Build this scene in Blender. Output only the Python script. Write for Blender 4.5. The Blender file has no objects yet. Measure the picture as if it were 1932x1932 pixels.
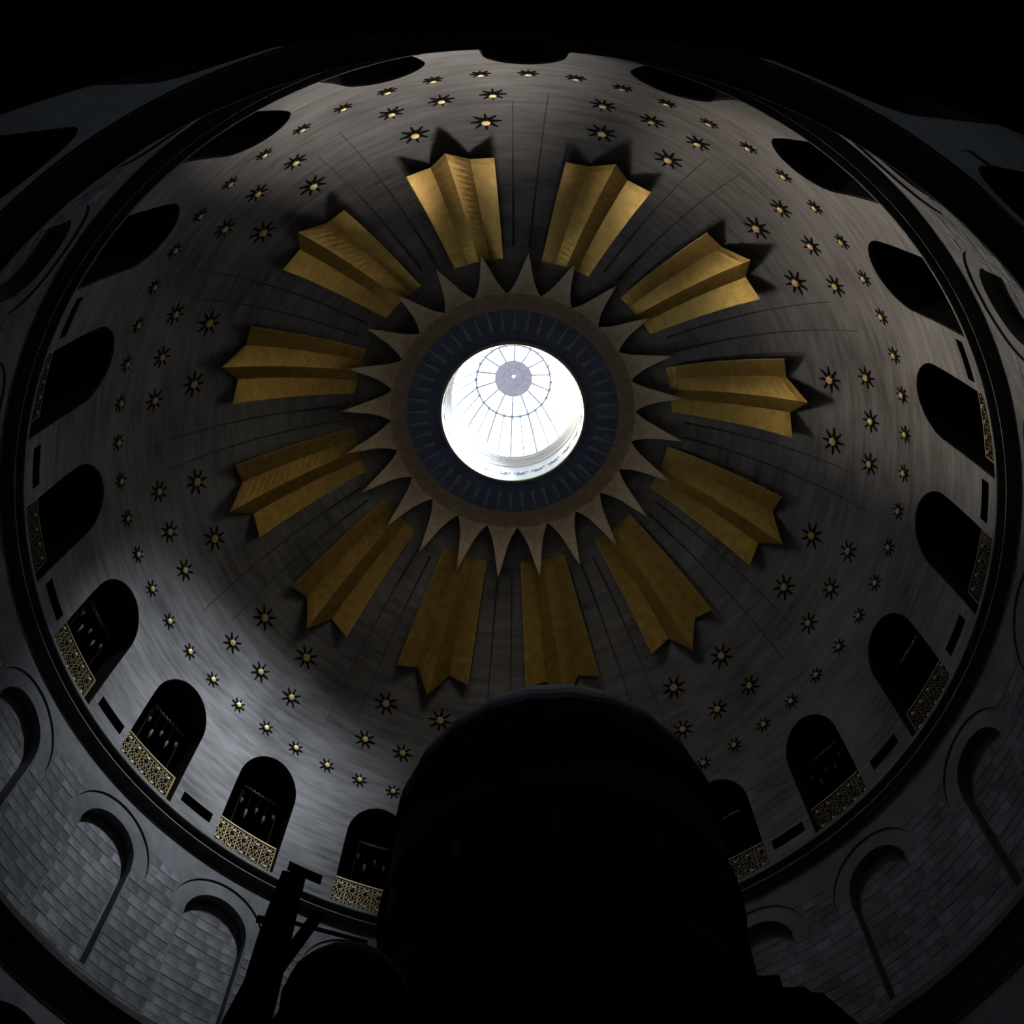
import bpy, math, random
from mathutils import Matrix, Vector
import numpy as np
random.seed(7)
D2R = math.pi / 180
S = 1.2            # survey unit -> metres
Z0 = 1.6           # camera eye height above the floor
sc = bpy.context.scene
COL = sc.collection

# ------------------------------------------------------------------ camera
cam_d = bpy.data.cameras.new('camera'); cam = bpy.data.objects.new('camera', cam_d); COL.objects.link(cam)
R = ((0.999219, -0.03867, 0.008109), (0.03873, 0.918051, -0.394566), (0.007813, 0.394572, 0.918832))
M = Matrix(((R[0][0], -R[1][0], -R[2][0]), (R[0][1], -R[1][1], -R[2][1]), (R[0][2], -R[1][2], -R[2][2]))).to_4x4()
M.translation = Vector((-0.124660 * S, -8.024522 * S, Z0))
cam.matrix_world = M
cam_d.sensor_width = 36; cam_d.lens = 36.101; cam_d.clip_start = 0.05; cam_d.clip_end = 200
sc.camera = cam
sc.view_settings.view_transform = 'Standard'; sc.view_settings.look = 'None'
sc.view_settings.exposure = 0; sc.view_settings.gamma = 1; sc.view_settings.use_curve_mapping = False
sc.cycles.max_bounces = 6; sc.cycles.diffuse_bounces = 4; sc.cycles.transparent_max_bounces = 12
sc.cycles.caustics_reflective = False; sc.cycles.caustics_refractive = False
sc.cycles.sample_clamp_indirect = 3

# ------------------------------------------------------------------ world: bright overcast daylight
W = bpy.data.worlds.new('sky'); sc.world = W; W.use_nodes = True
bg = W.node_tree.nodes['Background']; bg.inputs[0].default_value = (0.74, 0.86, 1.0, 1); bg.inputs[1].default_value = 18
# overcast luminance: brighter towards the zenith
_N = W.node_tree.nodes; _L = W.node_tree.links
_tc = _N.new('ShaderNodeTexCoord'); _sx = _N.new('ShaderNodeSeparateXYZ'); _pw = _N.new('ShaderNodeMath'); _pw.operation = 'POWER'
_cl = _N.new('ShaderNodeMath'); _cl.operation = 'MAXIMUM'; _cl.inputs[1].default_value = 0.0
_L.new(_tc.outputs['Generated'], _sx.inputs[0]); _L.new(_sx.outputs['Z'], _cl.inputs[0]); _L.new(_cl.outputs[0], _pw.inputs[0]); _pw.inputs[1].default_value = 3.6
_ma = _N.new('ShaderNodeMath'); _ma.operation = 'MULTIPLY_ADD'; _ma.inputs[1].default_value = 0.96; _ma.inputs[2].default_value = 0.04
_L.new(_pw.outputs[0], _ma.inputs[0])
_vm = _N.new('ShaderNodeVectorMath'); _vm.operation = 'SCALE'; _vm.inputs[0].default_value = (0.68, 0.84, 1.0)
_L.new(_ma.outputs[0], _vm.inputs['Scale']); _L.new(_vm.outputs[0], bg.inputs[0])

def light(name, kind, loc, energy, color, target=None, **kw):
    l = bpy.data.lights.new(name, kind); l.energy = energy; l.color = color
    for k, v in kw.items(): setattr(l, k, v)
    o = bpy.data.objects.new(name, l); COL.objects.link(o); o.location = loc
    if target is not None:
        o.rotation_euler = (Vector(target) - Vector(loc)).to_track_quat('-Z', 'Y').to_euler()
    return o

def P(r, az, h):
    a = az * D2R
    return Vector((S * r * math.cos(a), S * r * math.sin(a), Z0 + S * h))

# daylight enters through the lantern: a portal guides the sampling of the sky
por = light('lantern_portal', 'AREA', P(0, 0, 26.25), 1, (1, 1, 1), P(0, 0, 0), shape='SQUARE', size=2 * 1.75 * S)
por.data.cycles.is_portal = True
# hazy low sun reaching the dome through the lantern glass
def sun_lamp(name, az, el, strength, color, angle):
    v = Vector((math.cos(az * D2R) * math.cos(el * D2R), math.sin(az * D2R) * math.cos(el * D2R), math.sin(el * D2R)))
    l = light(name, 'SUN', v * 60 + Vector((0, 0, 30)), strength, color, (0, 0, 30)); l.data.angle = angle * D2R
    return l
sun_lamp('hazy_sun', 75, 34.5, 38, (1.0, 0.89, 0.80), 35)
sun_lamp('fill_sun', 141, 28, 58, (1.0, 0.87, 0.70), 57)  # added second sun, brightens the gold rays and dome on the right
# added lamp for a bright side of the glazing, aimed at one wall patch
light('added_glazing_fill', 'AREA', P(1.15, -44, 27.35), 290, (0.80, 0.89, 1.0), P(8.3, 138, 19.6), shape='DISK', size=1.0, spread=46 * D2R)

# ------------------------------------------------------------------ materials
def mat(name, col, rough=0.8, metal=0.0, var=0.25, scale=3.0, bump=0.0, uv=False, stretch=(1, 1, 1), tint=None, spec=0.3,
        island=0.0, detail=6.0):
    m = bpy.data.materials.new(name); m.use_nodes = True
    nt = m.node_tree; N = nt.nodes; L = nt.links; b = N['Principled BSDF']
    b.inputs['Roughness'].default_value = rough; b.inputs['Metallic'].default_value = metal
    b.inputs['Specular IOR Level'].default_value = spec
    tc = N.new('ShaderNodeTexCoord'); mp = N.new('ShaderNodeMapping'); mp.inputs['Scale'].default_value = stretch
    L.new(tc.outputs['UV' if uv else 'Object'], mp.inputs['Vector'])
    n1 = N.new('ShaderNodeTexNoise'); n1.inputs['Scale'].default_value = scale; n1.inputs['Detail'].default_value = detail
    n1.inputs['Roughness'].default_value = 0.62
    L.new(mp.outputs[0], n1.inputs['Vector'])
    n2 = N.new('ShaderNodeTexNoise'); n2.inputs['Scale'].default_value = scale * 0.22; n2.inputs['Detail'].default_value = 3
    L.new(tc.outputs['UV' if uv else 'Object'], n2.inputs['Vector'])
    ad = N.new('ShaderNodeMath'); ad.operation = 'ADD'; L.new(n1.outputs[0], ad.inputs[0]); L.new(n2.outputs[0], ad.inputs[1])
    mr = N.new('ShaderNodeMapRange'); mr.inputs['From Min'].default_value = 0.72; mr.inputs['From Max'].default_value = 1.28
    mr.inputs['To Min'].default_value = 0; mr.inputs['To Max'].default_value = 1; L.new(ad.outputs[0], mr.inputs['Value'])
    mx = N.new('ShaderNodeMix'); mx.data_type = 'RGBA'; L.new(mr.outputs[0], mx.inputs[0])
    c2 = tint or col
    mx.inputs[6].default_value = (col[0] * (1 - var), col[1] * (1 - var), col[2] * (1 - var), 1)
    mx.inputs[7].default_value = (min(1, c2[0] * (1 + var)), min(1, c2[1] * (1 + var)), min(1, c2[2] * (1 + var)), 1)
    out = mx.outputs[2]
    if island:
        oi = N.new('ShaderNodeObjectInfo'); ge = N.new('ShaderNodeNewGeometry')
        s1 = N.new('ShaderNodeMath'); s1.operation = 'ADD'
        L.new(oi.outputs['Random'], s1.inputs[0]); L.new(ge.outputs['Random Per Island'], s1.inputs[1])
        fr = N.new('ShaderNodeMath'); fr.operation = 'FRACT'; L.new(s1.outputs[0], fr.inputs[0])
        m2 = N.new('ShaderNodeMapRange'); m2.inputs['To Min'].default_value = 1 - island; m2.inputs['To Max'].default_value = 1 + island
        L.new(fr.outputs[0], m2.inputs['Value'])
        vm = N.new('ShaderNodeVectorMath'); vm.operation = 'SCALE'; L.new(out, vm.inputs[0]); L.new(m2.outputs[0], vm.inputs['Scale'])
        out = vm.outputs[0]
    L.new(out, b.inputs['Base Color'])
    if bump:
        bp = N.new('ShaderNodeBump'); bp.inputs['Strength'].default_value = bump; bp.inputs['Distance'].default_value = 0.03
        L.new(n1.outputs[0], bp.inputs['Height']); L.new(bp.outputs[0], b.inputs['Normal'])
    return m

PLASTER = mat('dome_plaster', (0.20, 0.188, 0.18), 0.85, var=0.46, scale=1.5, bump=0.2, stretch=(0.5, 0.5, 4.0),
              tint=(0.235, 0.226, 0.222))
STONE = mat('grey_stone', (0.17, 0.166, 0.17), 0.9, var=0.30, scale=2.5, bump=0.35)
STONES = mat('ashlar_stone', (0.20, 0.198, 0.202), 0.9, var=0.42, scale=4.0, bump=0.35, island=0.26)
JOINT = mat('mortar_joint', (0.185, 0.183, 0.186), 0.95, var=0.3, scale=3, bump=0.3)
CORN = mat('cornice_stone', (0.105, 0.097, 0.088), 0.9, var=0.25, scale=3, bump=0.2)
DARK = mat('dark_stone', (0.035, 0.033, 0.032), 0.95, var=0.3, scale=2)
GOLD = mat('gilded_plaster', (0.52, 0.335, 0.08), 0.5, metal=0.9, var=0.13, scale=16, bump=0.16, stretch=(1, 1, 1), tint=(0.60, 0.41, 0.115), spec=0.4)
GILTD = mat('dim_gilding', (0.22, 0.16, 0.05), 0.6, metal=0.2, var=0.3, scale=14)
GILT = mat('bright_gilding', (0.74, 0.52, 0.18), 0.5, metal=0.2, var=0.15, scale=8)
BRASSD = mat('dull_brass', (0.05, 0.038, 0.018), 0.5, metal=0.35, var=0.15, scale=10)
BRASS = mat('brass_lattice', (0.23, 0.165, 0.07), 0.5, metal=0.35, var=0.15, scale=10)
PEARL = mat('silver_boss', (0.86, 0.83, 0.74), 0.5, metal=0.0, var=0.05, scale=10)
BURST = mat('sunburst_gilding', (0.66, 0.52, 0.36), 0.7, metal=0.1, var=0.25, scale=5, bump=0.2)
SLATE = mat('slate_blue_glare', (0.34, 0.42, 0.72), 0.8, var=0.2, scale=5)  # ring blue lifted so the oculus glare sits in the colour
BLADE = mat('pale_blade_metal', (0.72, 0.78, 0.92), 0.6, metal=0.1, var=0.1, scale=5)
CREAM = mat('cream_rim', (0.80, 0.76, 0.62), 0.6, var=0.05, scale=6)
WHITE = mat('white_lantern_paint', (0.42, 0.42, 0.41), 0.7, var=0.03, scale=5)
STEEL = mat('grey_steel', (0.20, 0.24, 0.30), 0.5, metal=0.3, var=0.1, scale=8)
GREYF = mat('grey_fillet_stone', (0.22, 0.225, 0.21), 0.9, var=0.2, scale=4)
LILAC2 = mat('pale_lilac_rib', (0.52, 0.52, 0.62), 0.8, var=0.1, scale=6)
LILAC = mat('lilac_grey_cap', (0.40, 0.40, 0.49), 0.8, var=0.12, scale=6)
BLACK = mat('flat_black', (0.010, 0.009, 0.009), 0.95, var=0.2, scale=5, spec=0.05)  # plain black; slots and urn have their shade put into this colour
IRON = mat('black_iron', (0.02, 0.02, 0.022), 0.6, metal=0.4, var=0.2, scale=8)
SHRM = mat('silhouette_dark_marble', (0.017, 0.014, 0.012), 0.85, var=0.4, scale=3, bump=0.2)  # marble coloured near black, silhouette shade put into the colour
GLASS = bpy.data.materials.new('lantern_glass'); GLASS.use_nodes = True
_n = GLASS.node_tree.nodes; _l = GLASS.node_tree.links
for x in list(_n): _n.remove(x)
_o = _n.new('ShaderNodeOutputMaterial'); _t = _n.new('ShaderNodeBsdfTransparent'); _g = _n.new('ShaderNodeBsdfGlossy'); _m = _n.new('ShaderNodeMixShader')
_t.inputs[0].default_value = (0.97, 0.985, 1, 1); _g.inputs['Roughness'].default_value = 0.05; _m.inputs[0].default_value = 0.04
_l.new(_t.outputs[0], _m.inputs[1]); _l.new(_g.outputs[0], _m.inputs[2]); _l.new(_m.outputs[0], _o.inputs[0])

# ------------------------------------------------------------------ helpers
def mesh(name, V, F, m, uv=None, smooth=False):
    me = bpy.data.meshes.new(name); me.from_pydata([tuple(v) for v in V], [], F); me.materials.append(m)
    if uv is not None:
        l = me.uv_layers.new(name='UVMap')
        idx = np.empty(len(me.loops), dtype=np.int32); me.loops.foreach_get('vertex_index', idx)
        l.data.foreach_set('uv', np.array(uv, dtype=np.float32)[idx].ravel())
    if smooth: me.polygons.foreach_set('use_smooth', [True] * len(me.polygons))
    me.update(); return me

def obj(name, me, parent=None, M4=None, **kw):
    o = bpy.data.objects.new(name, me); COL.objects.link(o)
    if parent: o.parent = parent
    if M4 is not None: o.matrix_local = M4 if parent else M4
    for k, v in kw.items(): o[k] = v
    return o

def empty(name, loc, rz=0, label=None, cat=None, group=None, M4=None):
    o = bpy.data.objects.new(name, None); COL.objects.link(o); o.empty_display_size = 0.1
    if M4 is not None: o.matrix_world = M4
    else: o.location = loc; o.rotation_euler = (0, 0, rz)
    if label: o['label'] = label
    if cat: o['category'] = cat
    if group: o['group'] = group
    return o

class MB:
    def __init__(s, T=None): s.V = []; s.F = []; s.UV = []; s.T = T
    def v(s, p, uv=(0, 0)): s.V.append(Vector(p)); s.UV.append(uv); return len(s.V) - 1
    def face(s, ps):
        s.F.append([s.v(p) for p in ps])
    def quad_idx(s, a, b, c, d): s.F.append((a, b, c, d))
    def box(s, c, ax, ay, az):
        c = Vector(c); ax = Vector(ax); ay = Vector(ay); az = Vector(az)
        i = len(s.V)
        for dz in (-1, 1):
            for dx, dy in ((-1, -1), (1, -1), (1, 1), (-1, 1)):
                s.v(c + ax * dx + ay * dy + az * dz)
        s.F += [(i, i + 3, i + 2, i + 1), (i + 4, i + 5, i + 6, i + 7), (i, i + 1, i + 5, i + 4), (i + 1, i + 2, i + 6, i + 5),
                (i + 2, i + 3, i + 7, i + 6), (i + 3, i, i + 4, i + 7)]
    def bar(s, a, b, w, t=None, up=(0, 0, 1)):
        a = Vector(a); b = Vector(b); d = b - a; L = d.length
        if L < 1e-6: return
        d.normalize(); u = d.cross(Vector(up))
        if u.length < 1e-3: u = d.cross(Vector((1, 0, 0)))
        u.normalize(); n = u.cross(d)
        s.box((a + b) / 2, d * L / 2, u * w / 2, n * (t or w) / 2)
    def tube(s, a, b, r0, r1=None, n=8, cap=True):
        a = Vector(a); b = Vector(b); d = (b - a).normalized(); r1 = r0 if r1 is None else r1
        u = d.cross(Vector((0, 0, 1)));
        if u.length < 1e-3: u = Vector((1, 0, 0))
        u.normalize(); w = d.cross(u); i = len(s.V)
        for k in range(n):
            t = 2 * math.pi * k / n; e = u * math.cos(t) + w * math.sin(t)
            s.v(a + e * r0); s.v(b + e * r1)
        for k in range(n):
            j = (k + 1) % n; s.F.append((i + 2 * k, i + 2 * j, i + 2 * j + 1, i + 2 * k + 1))
        if cap:
            s.F.append([i + 2 * k for k in range(n)][::-1]); s.F.append([i + 2 * k + 1 for k in range(n)])
    def lathe(s, prof, n=24, c=(0, 0, 0), a0=0, a1=360, ridge=0):
        c = Vector(c); full = abs(a1 - a0 - 360) < 1e-6; m = n if full else n + 1; i = len(s.V)
        for r, z in prof:
            for k in range(m):
                t = (a0 + (a1 - a0) * k / n) * D2R; rr = r * (1 + (ridge if k % 2 else 0))
                s.v(c + Vector((rr * math.cos(t), rr * math.sin(t), z)))
        for q in range(len(prof) - 1):
            for k in range(n):
                j = (k + 1) % m
                s.F.append((i + q * m + k, i + q * m + j, i + (q + 1) * m + j, i + (q + 1) * m + k))
    def mesh(s, name, m, smooth=False, uv=False): return mesh(name, s.V, s.F, m, s.UV if uv else None, smooth)

def polar(name, r0, az, h0, **kw):
    """a thing anchored on the rotunda wall; its meshes are modelled around azimuth 0 and turned"""
    return empty(name, P(r0, az, h0), az * D2R, **kw)
def Lf(r0, h0):
    o = P(r0, 0, h0)
    return lambda r, az, h: P(r, az, h) - o

ORD = ['first', 'second', 'third', 'fourth', 'fifth', 'sixth', 'seventh', 'eighth', 'ninth', 'tenth', 'eleventh', 'twelfth',
       'thirteenth', 'fourteenth', 'fifteenth', 'sixteenth', 'seventeenth', 'eighteenth', 'nineteenth', 'twentieth']
def ordn(n):
    if n <= 20: return ORD[n - 1]
    t, u = divmod(n, 10); T = {2: 'twenty', 3: 'thirty', 4: 'forty', 5: 'fifty', 6: 'sixty'}[t]
    return T[:-1] + 'ieth' if u == 0 else T + '-' + ORD[u - 1]

# ------------------------------------------------------------------ dome (ceiling)
ZC, RS = 17.26, 8.31
def dome_r(h):
    return math.sqrt(max(0.0, RS * RS - (h - ZC) ** 2)) if h > ZC else RS + 0.03 * (ZC - h) / 1.145
def dome_h(r): return ZC + math.sqrt(RS * RS - r * r)
ARCH = [(-95.3, -85.9), (-78.48, -68.49), (-60.09, -50.04), (-42.47, -31.98), (-24.72, -14.14), (-6.56, 3.73), (12.44, 22.48),
        (31.94, 41.46), (49.19, 59.3), (67.5, 77.4), (85.6, 95.6), (103.7, 113.7), (122.76, 132.57), (140.28, 150.53), (157.9, 168.31),
        (175.84, 185.71), (194.31, 205.21), (213.38, 223.78), (231.86, 241.58), (248.51, 258.22)]
HB, HS, HC, HT = 16.115, 18.12, 18.98, 19.25
SL0, SL1 = 16.36, 16.62
def arch_top(az, a, b):
    c = (a + b) / 2; w = (b - a) / 2; t = min(1, abs(az - c) / w)
    return HS + (HC - HS) * math.sqrt(max(0, 1 - t * t))

class Grid(MB):
    def patch(s, azs, hf, rf):
        """azs list, hf(az)->list of h, rf(az,h)->r ; writes a quad grid with UVs"""
        cols = []
        for a in azs:
            cols.append([s.v(P(rf(a, h), a, h), (a * D2R * 8.3, h)) for h in hf(a)])
        for c0, c1 in zip(cols[:-1], cols[1:]):
            for k in range(len(c0) - 1): s.F.append((c0[k], c1[k], c1[k + 1], c0[k + 1]))
def lin(a, b, n): return [a + (b - a) * i / n for i in range(n + 1)]
G = Grid(); REV = MB()
rf = lambda a, h: dome_r(h)
for i, (a, b) in enumerate(ARCH):
    nb = ARCH[(i + 1) % len(ARCH)][0] + (360 if i == len(ARCH) - 1 else 0)
    # opening: dome above the arch curve
    c = (a + b) / 2; w = (b - a) / 2
    azs = [c - w * math.cos(math.pi * k / 28) for k in range(29)]
    G.patch(azs, lambda z: lin(arch_top(z, a, b), HT, 4), rf)
    # reveal of the opening
    path = [(a, HB - 0.02), (a, 17.1)] + [(z, arch_top(z, a, b)) for z in azs] + [(b, 17.1), (b, HB - 0.02)]
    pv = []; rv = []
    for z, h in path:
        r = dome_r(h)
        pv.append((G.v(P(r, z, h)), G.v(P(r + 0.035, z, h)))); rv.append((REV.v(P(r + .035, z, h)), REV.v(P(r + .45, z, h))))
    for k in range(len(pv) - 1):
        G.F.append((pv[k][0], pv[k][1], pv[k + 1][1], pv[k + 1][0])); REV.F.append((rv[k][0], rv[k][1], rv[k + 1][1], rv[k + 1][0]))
    # pier with its slot
    m = (b + nb) / 2; s0, s1 = m - 2.62, m + 2.62
    if s0 < b + .4: s0 = b + .4
    if s1 > nb - .4: s1 = nb - .4
    hs = lin(HB, SL0, 1) + lin(SL0, SL1, 1)[1:] + lin(SL1, HS, 6)[1:] + lin(HS, HT, 4)[1:]
    G.patch(lin(b, s0, 2), lambda z: hs, rf); G.patch(lin(s1, nb, 2), lambda z: hs, rf)
    if i in (17, 18, 19, 0, 1, 2):
        G.patch(lin(s0, s1, 5), lambda z: hs, rf); continue
    G.patch(lin(s0, s1, 5), lambda z: [HB, SL0], rf)
    G.patch(lin(s0, s1, 5), lambda z: lin(SL1, HS, 6) + lin(HS, HT, 4)[1:], rf)
rows = [HT]
th = math.acos((HT - ZC) / RS); th1 = math.asin(1.95 / RS)
hs_up = [ZC + RS * math.cos(th + (th1 - th) * k / 40) for k in range(41)]
G.patch(lin(-95.3, 264.7, 240), lambda z: hs_up, rf)
ceiling = obj('ceiling', G.mesh('ceiling', PLASTER, True, uv=True), kind='structure',
              label='grey plaster dome pierced by a ring of dark arches')
for p_ in ceiling.data.polygons: pass
obj('arch_reveal', REV.mesh('arch_reveal', DARK), ceiling)  # dark material puts the shade of the openings into the reveals
# slot recesses coloured black, their shade put into the material
for i, (a, b) in enumerate(ARCH):
    if i in (17, 18, 19, 0, 1, 2): continue
    nb = ARCH[(i + 1) % len(ARCH)][0] + (360 if i == len(ARCH) - 1 else 0); m = (b + nb) / 2
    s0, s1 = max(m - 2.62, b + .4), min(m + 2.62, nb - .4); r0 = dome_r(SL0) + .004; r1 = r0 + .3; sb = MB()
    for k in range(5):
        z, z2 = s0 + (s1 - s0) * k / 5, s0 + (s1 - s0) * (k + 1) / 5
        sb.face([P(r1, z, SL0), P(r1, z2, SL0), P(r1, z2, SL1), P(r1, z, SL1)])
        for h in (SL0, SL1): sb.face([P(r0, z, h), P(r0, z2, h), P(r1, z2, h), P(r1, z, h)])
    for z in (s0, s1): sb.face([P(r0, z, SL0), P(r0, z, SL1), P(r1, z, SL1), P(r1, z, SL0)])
    obj('slot_shade_box', sb.mesh('slot_shade_box', BLACK), ceiling)

# thin tapering plaster ribs in the gaps between the gilded groups
GC = [-103.8 + 30 * k for k in range(12)]
def rib_mesh(r_out, az):
    b = MB(); n = 14; rs = lin(4.3, r_out, n); row = []
    for k, r in enumerate(rs):
        t = 1 - k / n; h = dome_h(r); w = (0.6 + 0.12 * 0) * (0.35 + 0.65 * t) * 0.052; hh = 0.075 * (0.12 + 0.88 * t)
        wa = w / r / D2R
        row.append([b.v(P(r, az - wa, h + .01)), b.v(P(r - hh * r / RS, az, h - hh * (h - ZC) / RS)), b.v(P(r, az + wa, h + .01))])
    for q in range(n):
        for j in (0, 1): b.F.append((row[q][j], row[q][j + 1], row[q + 1][j + 1], row[q + 1][j]))
    return b.mesh('rib', DARKRIB, True)
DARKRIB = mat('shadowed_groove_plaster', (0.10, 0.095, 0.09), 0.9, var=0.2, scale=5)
ribs = [rib_mesh(ro, dz) for dz, ro in ((-3.2, 7.5), (1.8, 7.7), (6.25, 6.8))]
for g in GC:
    for me in ribs:
        o = obj('rib', me, ceiling); o.rotation_euler = (0, 0, (g + 15) * D2R)

# ------------------------------------------------------------------ cornices
def ring_obj(name, prof, m, **kw):
    b = MB(); b.lathe([(S * r, Z0 + S * h) for r, h in prof], 180)
    return obj(name, b.mesh(name, m), kind='structure', **kw)
ring_obj('trim_1', [(10.2, 16.10), (8.339, 16.112), (8.345, 16.02), (8.40, 15.995), (8.452, 15.965), (8.455, 15.93), (8.435, 15.925), (8.44, 15.885),
                    (8.50, 15.86), (8.55, 15.82), (8.60, 15.80), (8.609, 15.775)], CORN, label='dark moulded cornice under the arch ring')
t1 = bpy.data.objects['trim_1']
for pr in ([(8.3375, 16.112), (8.3375, 16.035), (8.345, 16.03)], [(8.433, 15.928), (8.433, 15.893), (8.44, 15.89)]):
    b = MB(); b.lathe([(S * r, Z0 + S * h) for r, h in pr], 180); obj('fillet', b.mesh('fillet', GREYF), t1)
ring_obj('trim_2', [(10.2, 11.97), (8.62, 11.97), (8.235, 11.83), (8.233, 11.72), (8.32, 11.66), (8.33, 11.58), (8.42, 11.50), (8.43, 11.42),
                    (8.51, 11.30), (8.516, 11.25)], CORN, label='dark moulded cornice under the niche wall')
ring_obj('trim_3', [(10.2, 5.80), (8.55, 5.80), (8.205, 5.66), (8.20, 5.60), (8.32, 5.45), (8.50, 5.30), (8.55, 5.25)], CORN,
         label='faint lower ledge at the edge of the photo')

# ------------------------------------------------------------------ niche wall
RW = 8.609; NB = 12.30; HN = 14.52; RI = 0.67; RO = 1.00
NC = [(a + b) / 2 for a, b in ARCH]; NC[0] = -90; NC[12] = 127.3; NC[13] = 144.7
K = RW * D2R
G = Grid(); ro = lambda a, h: RW
WT, WB = 15.775, 11.95
wi, wo = RI / K, RO / K
DA, DN = 0.03, 0.24
for i, c in enumerate(NC):
    nx = NC[(i + 1) % 20] + (360 if i == 19 else 0)
    G.patch(lin(c + wo, nx - wo, 8), lambda z: lin(WB, WT, 10), ro)
    oc = lambda z: HN + math.sqrt(max(0, RO ** 2 - ((z - c) * K) ** 2))
    ic = lambda z: HN + math.sqrt(max(0, RI ** 2 - ((z - c) * K) ** 2))
    zo = [c - wo * math.cos(math.pi * k / 30) for k in range(31)]
    zi = [c - wi * math.cos(math.pi * k / 24) for k in range(25)]
    G.patch(zo, lambda z: [oc(z), WT], ro)                               # wall above the band
    for s in (-1, 1):
        G.patch([c + s * (wi + (wo - wi) * k / 6) for k in range(7)], lambda z: [WB, HN], ro)
        zz = [c + s * (wi + (wo - wi) * (1 - math.cos(math.pi / 2 * k / 8))) for k in range(9)]
        zz = [c + s * wo * math.cos(t) for t in lin(0, math.acos(wi / wo), 8)]
        G.patch(zz, lambda z: [HN, max(HN, oc(z))], lambda a, h: RW + DA)
        zz2 = [c + s * z for z in lin(wi, wo, 4)]
        for p, q in zip(zz2[:-1], zz2[1:]): G.face([P(RW, p, HN), P(RW, q, HN), P(RW + DA, q, HN), P(RW + DA, p, HN)])
    G.patch(zi, lambda z: [ic(z), oc(z)], lambda a, h: RW + DA)
    G.patch(zi, lambda z: [NB, ic(z)], lambda a, h: RW + DN)
    G.patch(zi, lambda z: [WB, NB], ro)
    for p, q in zip(zo[:-1], zo[1:]): G.face([P(RW, p, oc(p)), P(RW, q, oc(q)), P(RW + DA, q, oc(q)), P(RW + DA, p, oc(p))])
    for p, q in zip(zi[:-1], zi[1:]):
        G.face([P(RW + DA, p, ic(p)), P(RW + DA, q, ic(q)), P(RW + DN, q, ic(q)), P(RW + DN, p, ic(p))])
        G.face([P(RW, p, NB), P(RW, q, NB), P(RW + DN, q, NB), P(RW + DN, p, NB)])
    for s in (-1, 1):
        z = c + s * wi; G.face([P(RW, z, NB), P(RW, z, HN), P(RW + DN, z, HN), P(RW + DN, z, NB)])
wall_u = obj('wall_upper', G.mesh('wall_upper', JOINT), kind='structure', label='grey stone wall of blind round-headed niches')

# ashlar facing: individual stones, the largest in the photo as parts, the rest joined
stones = []
def inside_out(z0, z1, h0, h1, c):
    """True when the stone stays clear of the niche band of centre c"""
    for z in (z0, (z0 + z1) / 2, z1):
        for h in (h0, h1):
            x = (z - c) * K
            if h < HN:
                if abs(x) < RI + .012 and h > NB - .012: return False
            elif math.hypot(x, h - HN) < RO + .012: return False
    return True
def inside_in(z0, z1, h0, h1, c):
    for z in (z0, z1):
        for h in (h0, h1):
            x = (z - c) * K
            if abs(x) > RI - .006 or h < NB: return False
            if h > HN and math.hypot(x, h - HN) > RI - .006: return False
    return True
rng = random.Random(3)
g = 0.007
def lay(z0, z1, hlo, hhi, r, test, c):
    h = hlo
    while h < hhi - .06:
        hh = min(rng.choice((.17, .19, .21, .23)), hhi - h); z = z0
        first = rng.uniform(.3, 1)
        while z < z1 - .3:
            L = rng.uniform(.24, .46) / K * (first if z == z0 else 1)
            zz = min(z + L, z1)
            if z1 - zz < .12 / K: zz = z1
            a, b, p, q = z + g / K / 2, zz - g / K / 2, h + g / 2, h + hh - g / 2
            if test(a, b, p, q, c): stones.append((a, b, p, q, r))
            else:   # trim against the arch by halving
                nsub = 10; run = None
                for k in range(nsub + 1):
                    a2, b2 = a + (b - a) * k / nsub, a + (b - a) * (k + 1) / nsub
                    if k < nsub and test(a2, b2, p, q, c):
                        run = (run[0] if run else a2, b2)
                    else:
                        if run and (run[1] - run[0]) * K > .05: stones.append((run[0], run[1], p, q, r))
                        run = None
            z = zz
        h += hh
for i, c in enumerate(NC):
    nx = NC[(i + 1) % 20] + (360 if i == 19 else 0)
    top = 15.12
    lay(c + wi, nx - wi, WB + .02, top, RW, lambda a, b, p, q, c_: inside_out(a, b, p, q, c) and inside_out(a, b, p, q, nx), c)
    lay(c - wi, c + wi, NB, HN + RI, RW + DN, inside_in, c)
    lay(c - wi, c + wi, WB + .02, NB - .02, RW, lambda *a: True, c)
    lay(c - wo, c + wo, HN + RO * .3, top, RW, inside_out, c) if False else None
def stone_geo(b, a, a2, p, q, r, o=Vector((0, 0, 0))):
    t = rng.uniform(.003, .009); bv = .004
    i = len(b.V)
    for (x, y) in ((a, p), (a2, p), (a2, q), (a, q)): b.v(P(r + .005, x, y) - o)
    da = bv / K
    for (x, y) in ((a + da, p + bv), (a2 - da, p + bv), (a2 - da, q - bv), (a + da, q - bv)): b.v(P(r - t, x, y) - o)
    b.F += [(i + 4, i + 5, i + 6, i + 7), (i, i + 1, i + 5, i + 4), (i + 1, i + 2, i + 6, i + 5), (i + 2, i + 3, i + 7, i + 6), (i + 3, i, i + 4, i + 7)]
def big(s):
    a, b, p, q, r = s; m = (a + b) / 2 % 360
    if (140 < m < 158 or 110 < m < 140) and p < 15.2: return 2 + (b - a) * .2
    if 22 < m < 50 and p < 14.6: return 1 + (b - a) * .2
    return 0
stones.sort(key=big, reverse=True)
for (a, b_, p, q, r) in stones[:300]:
    o0 = P(r, (a + b_) / 2, (p + q) / 2); b = MB(); stone_geo(b, a, b_, p, q, r, o0)
    o = obj('stone', b.mesh('stone', STONES), wall_u); o.location = o0
b = MB()
for (a, b_, p, q, r) in stones[300:]: stone_geo(b, a, b_, p, q, r)
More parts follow.
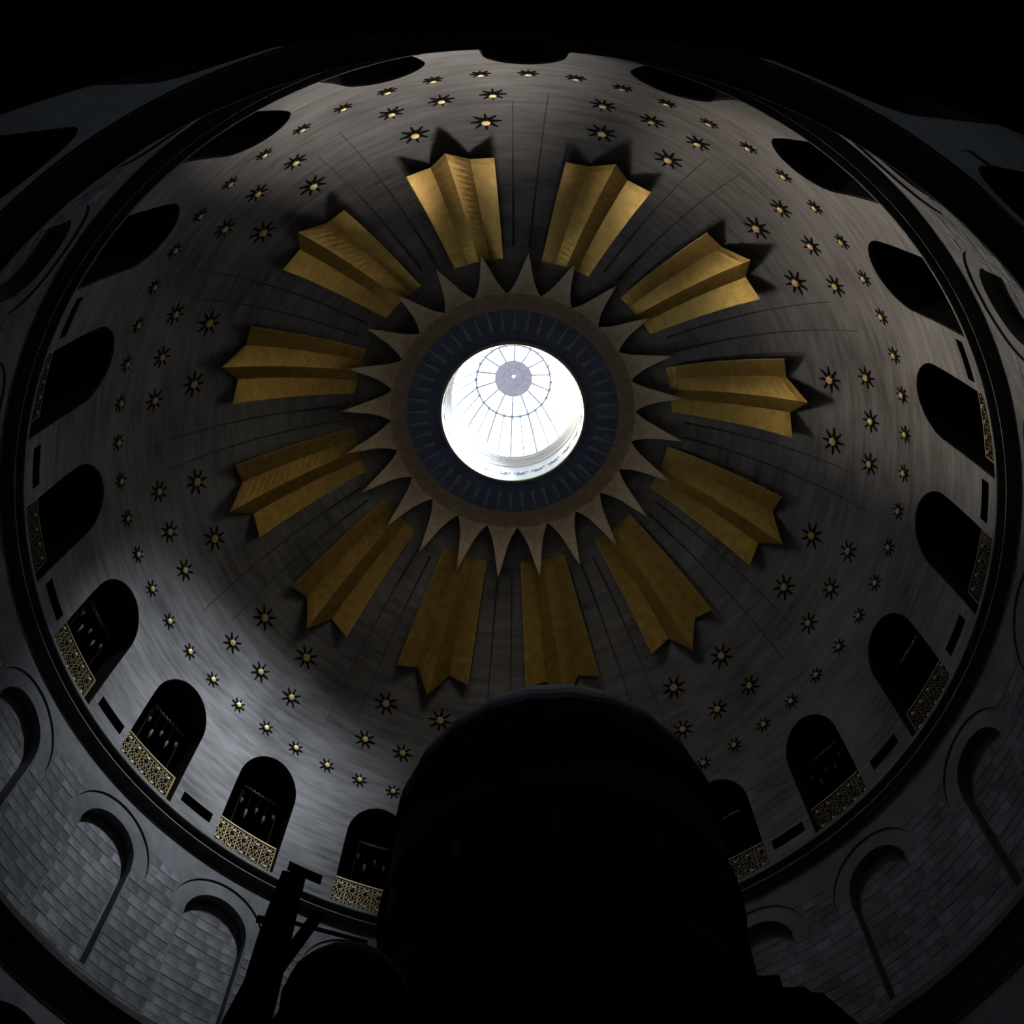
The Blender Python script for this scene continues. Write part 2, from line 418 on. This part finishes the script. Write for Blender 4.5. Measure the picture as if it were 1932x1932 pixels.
obj('stonework', b.mesh('stonework', STONES), wall_u, kind='stuff')

# ------------------------------------------------------------------ gallery arcade wall below
RG = 8.53; GH, GR = 10.05, 0.90
G = Grid(); wg = GR / (RG * D2R)
GCN = [18 * k - 90 for k in range(20)]
for k, c in enumerate(GCN):
    nx = c + 18
    G.patch(lin(c + wg, nx - wg, 6), lambda z: lin(5.7, 11.3, 6), lambda a, h: RG)
    cur = lambda z: GH + math.sqrt(max(0, GR ** 2 - ((z - c) * RG * D2R) ** 2))
    zi = [c - wg * math.cos(math.pi * j / 24) for j in range(25)]
    G.patch(zi, lambda z: [cur(z), 11.3], lambda a, h: RG)
    path = [(c - wg, 5.8)] + [(z, cur(z)) for z in zi] + [(c + wg, 5.8)]
    for (z, h), (z2, h2) in zip(path[:-1], path[1:]):
        G.face([P(RG, z, h), P(RG, z2, h2), P(RG + .7, z2, h2), P(RG + .7, z, h)])
obj('wall_gallery', G.mesh('wall_gallery', STONE), kind='structure', label='dim grey gallery wall with dark open arches')
# raised archivolts of the gallery arches
for c in (-54, -36):
    t = polar('archivolt', RG, c, GH); t['kind'] = 'structure'; F = Lf(RG, GH); b = MB()
    for j in range(24):
        t0, t1 = math.pi * j / 24, math.pi * (j + 1) / 24
        for (ra, rb, dr) in ((GR + .02, GR + .26, .015),):
            q = [F(RG - dr, x / K, GH + y) for x, y in ((ra * math.cos(t0), ra * math.sin(t0)), (rb * math.cos(t0), rb * math.sin(t0)),
                                                    (rb * math.cos(t1), rb * math.sin(t1)), (ra * math.cos(t1), ra * math.sin(t1)))]
            q2 = [F(RG + .01, x / K, GH + y) for x, y in ((ra * math.cos(t0), ra * math.sin(t0)), (rb * math.cos(t0), rb * math.sin(t0)),
                                                    (rb * math.cos(t1), rb * math.sin(t1)), (ra * math.cos(t1), ra * math.sin(t1)))]
            i = len(b.V)
            for v_ in q + q2: b.v(v_)
            b.F += [(i, i + 1, i + 2, i + 3), (i, i + 3, i + 7, i + 4), (i + 1, i + 5, i + 6, i + 2)]
    obj('archivolt_band', b.mesh('archivolt_band', STONE), t)

# enclosure: lower wall, outer wall, floor, outer roof (keeps daylight out except through the lantern)
def shell(name, prof, m, n=96, **kw):
    b = MB(); b.lathe([(S * r, Z0 + S * h) for r, h in prof], n); return obj(name, b.mesh(name, m), kind='structure', **kw)
F0 = -Z0 / S
shell('wall_lower', [(8.62, F0), (8.62, 5.3)], DARK)
shell('wall_outer', [(10.3, F0 - .1), (10.3, 20.3)], DARK)
shell('floor', [(0.001, F0), (10.4, F0)], DARK)
shell('roof', [(10.4, 20.2), (8.6, 21.8), (6.5, 24.2), (4.0, 25.9), (1.9, 26.35)], DARK, label='outer roof shell')

# ------------------------------------------------------------------ gilded ray groups
def dsurf(r, off):
    """point at proudness off below the dome at plan radius r"""
    h = dome_h(r); return r, h - off
OE, ORR = 0.36, 0.53
prof_az = [-8.4, -3.8, 0.0, 3.75, 8.35]
def goldpt(j, t, F, back=0.0):
    # t 0 outer end .. 1 inner end
    r_out = (6.398, 6.405, 6.644, 6.405, 6.398)[j]; h_out = (22.205, 22.49, 21.723, 22.455, 22.20)[j]
    r = r_out + (3.98 - r_out) * t
    off0 = dome_h(r_out) - h_out
    off = off0 * (1 - t) ** 0.8 * (1 if off0 > .15 else .6) + 0.05
    off = off0 * (1 - 0.93 * t) + .02 * (1 if t > 0 else 0)
    return F(r, prof_az[j], dome_h(r) - off + back)
F = Lf(5.3, 23.4); NS = 18
facets = []
for j in range(4):
    b = MB(); rows = []
    for k in range(NS + 1):
        t = k / NS
        rows.append([b.v(goldpt(j, t, F)), b.v(goldpt(j + 1, t, F)), b.v(goldpt(j, t, F, .03)), b.v(goldpt(j + 1, t, F, .03))])
    for q in range(NS):
        x, y = rows[q], rows[q + 1]
        b.F += [(x[0], x[1], y[1], y[0]), (x[2], y[2], y[3], x[3]), (x[0], y[0], y[2], x[2]), (x[1], x[3], y[3], y[1])]
    x = rows[0]; b.F.append((x[0], x[2], x[3], x[1])); x = rows[-1]; b.F.append((x[0], x[1], x[3], x[2]))
    facets.append(b.mesh('facet', GOLD))
edges = []
for j in (0, 4):      # pale rolled edge along each long side
    b = MB()
    for k in range(NS):
        b.tube(goldpt(j, k / NS, F), goldpt(j, (k + 1) / NS, F), .014, n=5, cap=False)
    edges.append(b.mesh('edge_bead', GILT))
for i, g in enumerate(GC):
    # numbered clockwise, the group just right of the top comes first
    n = (i - 1) % 12 + 1
    lit = {12: 'brightly lit', 1: 'brightly lit', 2: 'brightly lit', 3: 'lit', 4: 'half shaded', 11: 'half shaded', 10: 'shaded'}.get(n, 'dark')
    t = polar('gilded_ray', 5.3, g, 23.4, label='%s pleated gold ray panel on the dome, %s clockwise from the top' % (lit, ordn(n)),
              cat='ornament', group='pleated gold ray panels around the oculus')
    for me in facets: obj('facet', me, t)
    for me in edges: obj('edge_bead', me, t)

# ------------------------------------------------------------------ central sunburst around the oculus
def bh(r):
    xs = [1.80, 2.2, 2.7, 3.094, 3.6, 4.187]; ys = [25.02, 24.99, 24.93, 24.836, 24.52, 24.02]
    return float(np.interp(r, xs, ys))
sun = empty('sunburst_collar', P(0, 0, 25), label='gilded sunburst collar with long points ringing the bright oculus', cat='ornament')
o0 = P(0, 0, 25)
def sect(prof, m, name, n_r=12, thick=.05, base=0.0):
    """prof(r)->half angle; a plate sector about azimuth 0"""
    b = MB(); rows = []
    for r in prof[0]:
        w = prof[1](r); row = []
        for s in lin(-1, 1, 4):
            row.append((b.v(P(r, s * w, bh(r) - base) - o0), b.v(P(r, s * w, bh(r) - base + thick) - o0)))
        rows.append(row)
    for x, y in zip(rows[:-1], rows[1:]):
        for k in range(4):
            b.F.append((x[k][0], x[k + 1][0], y[k + 1][0], y[k][0])); b.F.append((x[k][1], y[k][1], y[k + 1][1], x[k + 1][1]))
        for k in (0, 4): b.F.append((x[k][0], y[k][0], y[k][1], x[k][1]))
    return b.mesh(name, m)
rs = [2.68, 2.85, 3.0, 3.094, 3.15, 3.22, 3.3, 3.4, 3.5, 3.6, 3.7, 3.8, 3.9, 4.0, 4.1, 4.187]
ray_me = sect((rs, lambda r: 7.5 if r <= 3.094 else 7.5 * (lambda u: .6 * u + .4 * u ** 5 + .004)(max(0, (1 - (r - 3.094) / 1.093)))), BURST, 'ray')
for k in range(24):
    o = obj('ray', ray_me, sun); o.rotation_euler = (0, 0, (-87.1 + 15 * k) * D2R)
b = MB(); b.lathe([(S * r, S * (bh(r) + .015 - 25)) for r in (1.84, 2.2, 2.5, 2.72)], 96); obj('inner_band', b.mesh('inner_band', SLATE), sun)
blade = sect(([2.15, 2.3, 2.45, 2.6, 2.71], lambda r: 1.45 * (1 - (r - 2.15) / .58) + .05), BLADE, 'blade', thick=.02, base=.012)
for k in range(48):
    o = obj('blade', blade, sun); o.rotation_euler = (0, 0, (-83.35 + 7.5 * k) * D2R)
b = MB(); b.lathe([(S * r, S * (h - 25)) for r, h in ((1.88, 25.02), (1.86, 24.965), (1.83, 24.95), (1.805, 24.955), (1.80, 25.03))], 96)
obj('rim', b.mesh('rim', CREAM, True), sun)

# ------------------------------------------------------------------ lantern (shaft, glazing, cap)
lan = empty('lantern', P(0, 0, 25), label='white glazed lantern with radial glazing bars above the oculus', cat='skylight')
b = MB(); b.lathe([(S * r, S * (h - 25)) for r, h in ((1.80, 25.02), (1.795, 25.9), (1.76, 25.93), (1.74, 25.98), (1.74, 26.06), (1.70, 26.10), (1.69, 26.2), (1.65, 26.24), (1.635, 26.3), (1.95, 26.34), (1.95, 25.0))], 96)
obj('shaft', b.mesh('shaft', WHITE), lan)
for rr, hh in ((1.741, 25.99), (1.69, 26.13), (1.64, 26.28)):
    b = MB(); b.lathe([(S * rr, S * (hh - 25)), (S * (rr - .012), S * (hh - 25)), (S * (rr - .012), S * (hh + .016 - 25)), (S * rr, S * (hh + .016 - 25))], 96)
    obj('shaft_moulding', b.mesh('shaft_moulding', LILAC), lan)
gp = [(1.64, 26.3), (1.40, 27.15), (1.05, 28.0), (0.52, 28.30)]
PU = 2
def gpt(az, k): return P(gp[k][0], az, gp[k][1]) - o0
for k in range(28):
    a0, a1 = 90 + k * 360 / 28, 90 + (k + 1) * 360 / 28
    b = MB(); 
    for q in (0, 1):
        b.face([gpt(a0, q), gpt(a1, q), gpt(a1, q + 1), gpt(a0, q + 1)])
    obj('pane', b.mesh('pane', GLASS), lan)
for k in range(14):
    a0, a1 = 90 + k * 360 / 14, 90 + (k + 1) * 360 / 14; am = (a0 + a1) / 2
    b = MB(); b.face([gpt(a0, 2), gpt(am, 2), gpt(am, 3), gpt(a0, 3)]); b.face([gpt(am, 2), gpt(a1, 2), gpt(a1, 3), gpt(am, 3)])
    obj('pane', b.mesh('pane', GLASS), lan)
for k in range(28):
    b = MB(); az = 90 + k * 360 / 28; w = .05 if k % 2 == 0 else .034
    for q in ((0, 1, 2) if k % 2 == 0 else (0, 1)): b.bar(gpt(az, q), gpt(az, q + 1), w, .03)
    b.box(gpt(az, 2), (.05, 0, 0), (0, .05, 0), (0, 0, .02))
    obj('glazing_bar', b.mesh('glazing_bar', STEEL), lan)
b = MB(); b.lathe([(S * r, S * (h - 25)) for r, h in ((1.07, 27.985), (1.025, 27.985), (1.025, 28.01), (1.07, 28.01), (1.07, 27.985))], 28)
obj('purlin_ring', b.mesh('purlin_ring', STEEL), lan)
b = MB(); prof = [(.53, 28.27), (.52, 28.27), (.50, 28.30), (.28, 28.42), (.27, 28.40), (.04, 28.5)]
b.lathe([(S * r, S * (h - 25)) for r, h in prof], 28, ridge=.02); obj('cap', b.mesh('cap', LILAC), lan)
b = MB()
for k in range(14): b.bar(P(.09, 90 + k * 360 / 14, 28.45) - o0, P(.51, 90 + k * 360 / 14, 28.27) - o0, .014, .02)
obj('cap_rib', b.mesh('cap_rib', LILAC2), lan)
# stencil-like crosses around the shaft
F = Lf(0, 25)
b = MB(); r = 1.78
def seg(x0, y0, x1, y1, w=.02):
    b.bar(F(r, x0 / r / D2R, 25.42 + y0), F(r, x1 / r / D2R, 25.42 + y1), w, .02, up=(1, 0, 0))
for s in (-1, 1):
    seg(0, 0, s * .05, .05, .025); seg(0, 0, s * .05, -.05, .025); seg(s * .05, .05, s * .11, .03); seg(s * .05, -.05, s * .12, -.05); seg(s * .13, 0.02, s * .19, .05)
seg(0, -.06, 0, .07, .03)
cross_me = b.mesh('stencil_cross', STEEL)
for k in range(24):
    o = obj('stencil_cross', cross_me, lan); o.rotation_euler = (0, 0, (5.8 + 15 * k) * D2R)

# ------------------------------------------------------------------ stars
def star_meshes(R1, Rb):
    b = MB(); n = 16; top = []; low = []
    for k in range(n):
        a = 2 * math.pi * k / n; rr = Rb * (1.0 if k % 2 else 0.82)
        low.append(b.v((rr * math.cos(a), rr * math.sin(a), .004))); top.append(b.v((rr * .8 * math.cos(a), rr * .8 * math.sin(a), .05)))
    c = b.v((0, 0, .06))
    for k in range(n):
        j = (k + 1) % n; b.F.append((low[k], low[j], top[j], top[k])); b.F.append((top[k], top[j], c))
    boss = b.mesh('boss', GILT)
    b = MB(); w0, w1 = Rb * .34, Rb * .15
    pts = [(Rb * .6, -w0), (R1 * .96, -w1), (R1, 0), (R1 * .96, w1), (Rb * .6, w0)]
    lo = [b.v((x, y, -.01)) for x, y in pts]; hi = [b.v((x, y, .016)) for x, y in pts]
    b.F.append(tuple(hi))
    for k in range(5): b.F.append((lo[k], lo[(k + 1) % 5], hi[(k + 1) % 5], hi[k]))
    ray = b.mesh('ray', BLACK)
    return boss, ray
def star(r, az, h, ms, label, group):
    p = P(r, az, h); c = P(0, 0, ZC); n = (c - p).normalized()
    up = Vector((0, 0, 1)); up = (up - n * up.dot(n)).normalized(); x = up.cross(n)
    M4 = Matrix(((x.x, up.x, n.x, p.x), (x.y, up.y, n.y, p.y), (x.z, up.z, n.z, p.z), (0, 0, 0, 1)))
    t = empty('star', None, M4=M4, label=label, cat='star', group=group)
    obj('boss', ms[0], t)
    for k in range(8):
        o = obj('ray', ms[1], t); o.rotation_euler = (0, 0, math.pi / 4 * k)
sm = star_meshes(.19 * S, .078 * S); mm = star_meshes(.26 * S, .095 * S); bm_ = star_meshes(.315 * S, .118 * S)
for k in range(60):
    if 25 <= k <= 32: continue
    star(8.0, -90 + 6 * k, 19.512, sm, 'small gold-centred black star of the outermost ring, %s clockwise from the top' % ordn(k + 1),
         'small stars of the outermost ring')
n = 0
for q in range(12):
    for s in (-1, 0, 1):
        n += 1
        if q == 5: continue
        star(7.6376, -90 + 6 * (3 + 5 * q) + s * 7.25, 20.5358, mm,
             'gold-centred black star of the middle ring, %s clockwise from the top' % ordn(n), 'stars of the middle ring')
n = 0
for q in range(12):
    for s in (-1, 1):
        n += 1
        if q == 5: continue
        star(7.1335, -90 + 6 * (3 + 5 * q) + s * 5.74, 21.5246, bm_,
             'large gold-centred black star near the gold rays, %s clockwise from the top' % ordn(n), 'large stars of the innermost ring')

# ------------------------------------------------------------------ lattice balustrades in the arches
RR = 8.56; R0h, R1h = 16.14, 17.0
def balustrade_meshes(w):
    F = Lf(RR, R0h); out = {}
    def pt(x, y, dr=0): return F(RR + dr, x, R0h + y)       # x in degrees
    H = R1h - R0h; kk = RR * D2R
    def rail(y, name, t=.045):
        b = MB(); n = 8
        for k in range(n): b.bar(pt(-w + 2 * w * k / n, y), pt(-w + 2 * w * (k + 1) / n, y), t, t)
        return b.mesh(name, BRASS)
    out['top_rail'] = rail(H - .02, 'top_rail'); out['bottom_rail'] = rail(.025, 'bottom_rail', .04)
    b = MB(); b.bar(pt(-w, 0), pt(-w, H), .045); st = b.mesh('stile', BRASS); b = MB(); b.bar(pt(w, 0), pt(w, H), .045)
    out['stile'] = [st, b.mesh('stile', BRASS)]
    b = MB(); nx, ny = 5, 2; cw = 2 * w / nx; ch = H / ny; t = .0105
    boss = []
    for i in range(nx):
        for j in range(ny):
            cx, cy = -w + cw * (i + .5), ch * (j + .5); hx, hy = cw / 2, ch / 2
            boss.append(pt(cx, cy, -.035))
            def L(x0, y0, x1, y1): b.bar(pt(cx + x0 * hx, cy + y0 * hy), pt(cx + x1 * hx, cy + y1 * hy), t, t, up=(1, 0, 0))
            for sx in (-1, 1):
                L(sx, -1, sx * .38, -.38 * 1); L(sx, 1, sx * .38, .38); L(sx * .38, -.38, sx * .38, .38); L(sx, 0, sx * .38, .38); L(sx, 0, sx * .38, -.38)
                L(0, sx, .38, sx * .38); L(0, sx, -.38, sx * .38); L(-.38, sx * .38, .38, sx * .38)
                L(0, sx * .3, sx * .55, sx * .75); L(sx * 1, -.5, sx * .5, -1); L(sx * 1, .5, sx * .5, 1)
                L(sx, -.5, sx * .5, 0); L(sx, .5, sx * .5, 0); L(sx * .5, 1, 0, sx * .5); L(sx * .5, -1, 0, -.5)
                L(sx * .38, 0, sx * .15, .15); L(sx * .38, 0, sx * .15, -.15); L(sx * .15, .15, 0, sx * .38); L(-sx * .15, -.15, 0, sx * .38)
    for i in range(1, nx): b.bar(pt(-w + cw * i, 0), pt(-w + cw * i, H), t * 1.2, t, up=(1, 0, 0))
    out['lattice'] = b.mesh('lattice', BRASS)
    b = MB(); b.lathe([(.0001, -.05), (.032, -.04), (.05, -.013), (.05, .013), (.032, .04), (.0001, .05)], 8)
    out['boss'] = b.mesh('boss', PEARL, True); out['bp'] = boss
    return out
BM = balustrade_meshes(4.85)
seen = [i for i, (a, b_) in enumerate(ARCH) if i in (4, 5, 6, 7, 8, 11, 12, 13, 14, 15, 16)]
side = {4: 'arch on the far right, highest with a visible panel', 5: 'second visible arch down the right side', 6: 'third visible arch down the right side',
        7: 'second arch right of the shrine cupola', 8: 'arch half hidden right of the shrine cupola', 11: 'arch half hidden left of the shrine cupola',
        12: 'second arch left of the shrine cupola', 13: 'third arch left of the shrine cupola', 14: 'fourth arch left of the shrine cupola',
        15: 'fifth arch left of the shrine cupola', 16: 'sixth arch left of the shrine cupola'}
for i in seen:
    a, b_ = ARCH[i]; c = (a + b_) / 2
    t = polar('balustrade', RR, c, R0h, label='gold lattice balustrade in the ' + side[i], cat='balustrade', group='gold lattice balustrades in the arches')
    obj('top_rail', BM['top_rail'], t); obj('bottom_rail', BM['bottom_rail'], t); obj('lattice', BM['lattice'], t)
    for me in BM['stile']: obj('stile', me, t)
    for p_ in BM['bp']:
        o = obj('boss', BM['boss'], t); o.location = p_

# dim gilded beams with hanging lamps behind the arches
def beam_mesh(w):
    F = Lf(8.78, 18.45); b = MB(); n = 6
    for k in range(n): b.bar(F(8.78, -w + 2 * w * k / n, 18.45), F(8.78, -w + 2 * w * (k + 1) / n, 18.45), .05, .075)
    return b.mesh('beam_body', GILTD)
bmm = beam_mesh(3.1)
b = MB(); F = Lf(8.78, 18.45)
for k in range(9): b.box(F(8.755, -2.7 + k * .675, 18.45), (.02, 0, 0), (0, .028, 0), (0, 0, .028))
studs = b.mesh('beam_studs', BRASS)
def lamp_meshes():
    b = MB(); b.tube((0, 0, 0), (0, 0, -.30), .006, n=5); b.tube((0, 0, -.30), (.05, 0, -.42), .004, n=4); b.tube((0, 0, -.30), (-.05, .0, -.42), .004, n=4)
    ch = b.mesh('chain', BLACK)
    b = MB(); b.lathe([(.0001, -.58), (.02, -.56), (.03, -.53), (.06, -.49), (.055, -.43), (.065, -.41)], 10); bowl = b.mesh('bowl', BRASSD, True)
    return ch, bowl
LC, LB = lamp_meshes()
where = {12: 'second arch left of cupola', 13: 'third arch left of cupola', 14: 'fourth arch left of cupola',
         11: 'first arch left of cupola', 7: 'second arch right of cupola'}
for i in (11, 12, 13, 14, 7, 6, 8):
    a, b_ = ARCH[i]; c = (a + b_) / 2 - (0.8 if i > 9 else -0.8)
    t = polar('gilded_beam', 8.78, c, 18.45, label='dim gilded beam inside the ' + side[i], cat='beam', group='gilded beams behind the arches')
    obj('beam_body', bmm, t); obj('beam_studs', studs, t)
    # posts carrying the beam
    for s in (-1, 1):
        b = MB(); F = Lf(8.78, 18.45); b.bar(F(8.8, s * 3.0, 16.12), F(8.8, s * 3.0, 18.45), .03); obj('post', b.mesh('post', BLACK), t)
    if i in where:
        for q, off in enumerate((-2.6, -1.3, 0.1, 1.5, 2.7)):
            tl = polar('hanging_lamp', 8.78, c + off, 18.42, label='tiny brass hanging lamp, %s from the right, %s' % (ORD[q], where[i]) if i > 9
                       else 'tiny brass hanging lamp, %s from the left, %s' % (ORD[4 - q] if False else ORD[q], where[i]),
                       cat='lamp', group='hanging lamps behind the arches')
            tl.scale = (1, 1, (1, 1.5, 1.2, 1.8, 1.1)[q])
            obj('chain', LC, tl); obj('bowl', LB, tl)

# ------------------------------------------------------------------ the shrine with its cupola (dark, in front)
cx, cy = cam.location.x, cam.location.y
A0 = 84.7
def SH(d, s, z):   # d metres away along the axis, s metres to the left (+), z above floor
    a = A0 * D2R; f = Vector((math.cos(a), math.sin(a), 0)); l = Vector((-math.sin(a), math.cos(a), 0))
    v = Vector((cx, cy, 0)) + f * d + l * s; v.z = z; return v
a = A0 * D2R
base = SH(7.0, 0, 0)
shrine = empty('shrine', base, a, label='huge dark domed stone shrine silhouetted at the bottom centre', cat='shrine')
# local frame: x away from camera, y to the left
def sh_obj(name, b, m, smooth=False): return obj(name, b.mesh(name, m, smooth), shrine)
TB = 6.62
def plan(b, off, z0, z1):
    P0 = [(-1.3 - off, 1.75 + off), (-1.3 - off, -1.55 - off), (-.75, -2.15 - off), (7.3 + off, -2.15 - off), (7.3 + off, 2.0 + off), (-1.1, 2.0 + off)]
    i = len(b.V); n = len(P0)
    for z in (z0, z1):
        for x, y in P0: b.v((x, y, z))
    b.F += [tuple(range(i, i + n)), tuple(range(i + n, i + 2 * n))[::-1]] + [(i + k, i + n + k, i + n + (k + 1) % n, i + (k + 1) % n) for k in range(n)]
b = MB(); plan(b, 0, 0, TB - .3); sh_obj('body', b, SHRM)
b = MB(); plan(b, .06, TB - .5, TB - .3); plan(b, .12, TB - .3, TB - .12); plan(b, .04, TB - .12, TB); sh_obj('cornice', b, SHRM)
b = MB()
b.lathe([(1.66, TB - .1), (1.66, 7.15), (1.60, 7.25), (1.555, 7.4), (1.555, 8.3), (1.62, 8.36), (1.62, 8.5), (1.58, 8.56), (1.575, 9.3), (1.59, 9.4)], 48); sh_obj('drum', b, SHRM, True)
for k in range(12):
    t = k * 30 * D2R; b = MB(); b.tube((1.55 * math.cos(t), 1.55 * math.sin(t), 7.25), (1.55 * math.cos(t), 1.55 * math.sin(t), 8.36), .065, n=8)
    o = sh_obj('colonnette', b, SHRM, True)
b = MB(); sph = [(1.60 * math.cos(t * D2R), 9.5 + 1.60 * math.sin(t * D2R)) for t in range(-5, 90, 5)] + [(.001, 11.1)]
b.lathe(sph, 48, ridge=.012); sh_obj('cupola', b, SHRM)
b = MB(); b.lathe([(1.60, 9.28), (1.63, 9.34), (1.62, 9.40), (1.58, 9.44)], 48); sh_obj('eaves_ring', b, SHRM)
b = MB(); b.lathe([(.001, 11.05), (.16, 11.08), (.07, 11.2), (.12, 11.3), (.02, 11.45), (.001, 11.46)], 12, c=(0, 0, 0)); 
def finial(y, z, s=1.0, x=-1.25):
    b = MB(); b.lathe([(.22 * s, z), (.22 * s, z + .08 * s), (.12 * s, z + .14 * s), (.20 * s, z + .26 * s), (.24 * s, z + .38 * s), (.17 * s, z + .52 * s), (.06 * s, z + .60 * s), (.09 * s, z + .68 * s), (.001, z + .76 * s)], 12, c=(x, y, 0))
    return sh_obj('finial', b, SHRM, True)
# parapet blocks along the front edge
for (y0, y1, z0, z1) in ((1.15, 1.72, 6.6, 6.9), (-1.45, -1.20, 6.6, 6.72)):
    b = MB(); b.box((-1.2, (y0 + y1) / 2, (z0 + z1) / 2), (.14, 0, 0), (0, (y1 - y0) / 2, 0), (0, 0, (z1 - z0) / 2)); sh_obj('parapet_block', b, SHRM)

# ------------------------------------------------------------------ tall dark post with finials, left of the shrine
px, py = -1.16, -5.81
pst = empty('post', (px, py, 0), 0, label='tall black post with two short finials left of the shrine', cat='post')
U = Vector((math.cos((A0 + 15 - 90) * D2R), math.sin((A0 + 15 - 90) * D2R), 0)); U = Vector((.97, .22, 0)).normalized(); Vn = Vector((-U.y, U.x, 0))
b = MB()
def frus(b, z0, l0, r0, z1, l1, r1, t=.06):
    i = len(b.V)
    for z, l, r in ((z0, l0, r0), (z1, l1, r1)):
        for x, y in ((l, -t), (r, -t), (r, t), (l, t)): b.v(U * x + Vn * y + Vector((0, 0, z)))
    b.F += [(i, i + 3, i + 2, i + 1), (i + 4, i + 5, i + 6, i + 7)] + [(i + k, i + (k + 1) % 4, i + 4 + (k + 1) % 4, i + 4 + k) for k in range(4)]
prof = [(0, -.22, .22), (4.0, -.22, .16), (4.75, -.11, .088), (4.95, -.075, .088), (5.17, -.075, .083), (5.38, -.068, .078), (5.52, -.058, .066), (5.64, -.052, .062)]
for (z0, l0, r0), (z1, l1, r1) in zip(prof[:-1], prof[1:]): frus(b, z0, l0, r0, z1, l1, r1)
obj('shaft', b.mesh('shaft', IRON), pst)
for x in (-.045, .062):
    b = MB(); b.tube(U * x + Vector((0, 0, 5.6)), U * (x + .004) + Vector((0, 0, 5.69)), .013, .006, 6); obj('finial', b.mesh('finial', IRON), pst)
b = MB(); b.bar(U * .05 + Vector((0, 0, 5.08)), U * .175 + Vector((0, 0, 5.46)), .05, .05, up=Vn); obj('side_arm', b.mesh('side_arm', IRON), pst)
b = MB(); b.bar(U * .0 + Vector((0, 0, 5.385)), U * .44 + Vector((0, 0, 5.355)), .014, .014); obj('cross_rod', b.mesh('cross_rod', IRON), pst)
b = MB(); b.box(U * -.085 + Vector((0, 0, 5.36)), U * .022, Vn * .012, (0, 0, .014)); obj('hinge_knob', b.mesh('hinge_knob', IRON), pst)

# rounded ornament on a stem standing between the post and the shrine
ux, uy, uz = -.79, -5.66, 0
urn = empty('urn', (ux, uy, 0), 0, label='black rounded urn on a stem between the post and the shrine', cat='urn')
b = MB(); b.lathe([(.18, 0), (.18, .1), (.05, .2), (.05, 4.2), (.10, 4.6), (.26, 4.78)], 16); obj('stem', b.mesh('stem', BLACK), urn)
b = MB(); b.lathe([(.26, 4.78), (.30, 4.86), (.285, 4.97), (.30, 5.02), (.28, 5.12), (.22, 5.2), (.15, 5.26), (.06, 5.30), (.07, 5.33), (.001, 5.36)], 20); obj('bowl', b.mesh('bowl', BLACK, True), urn)
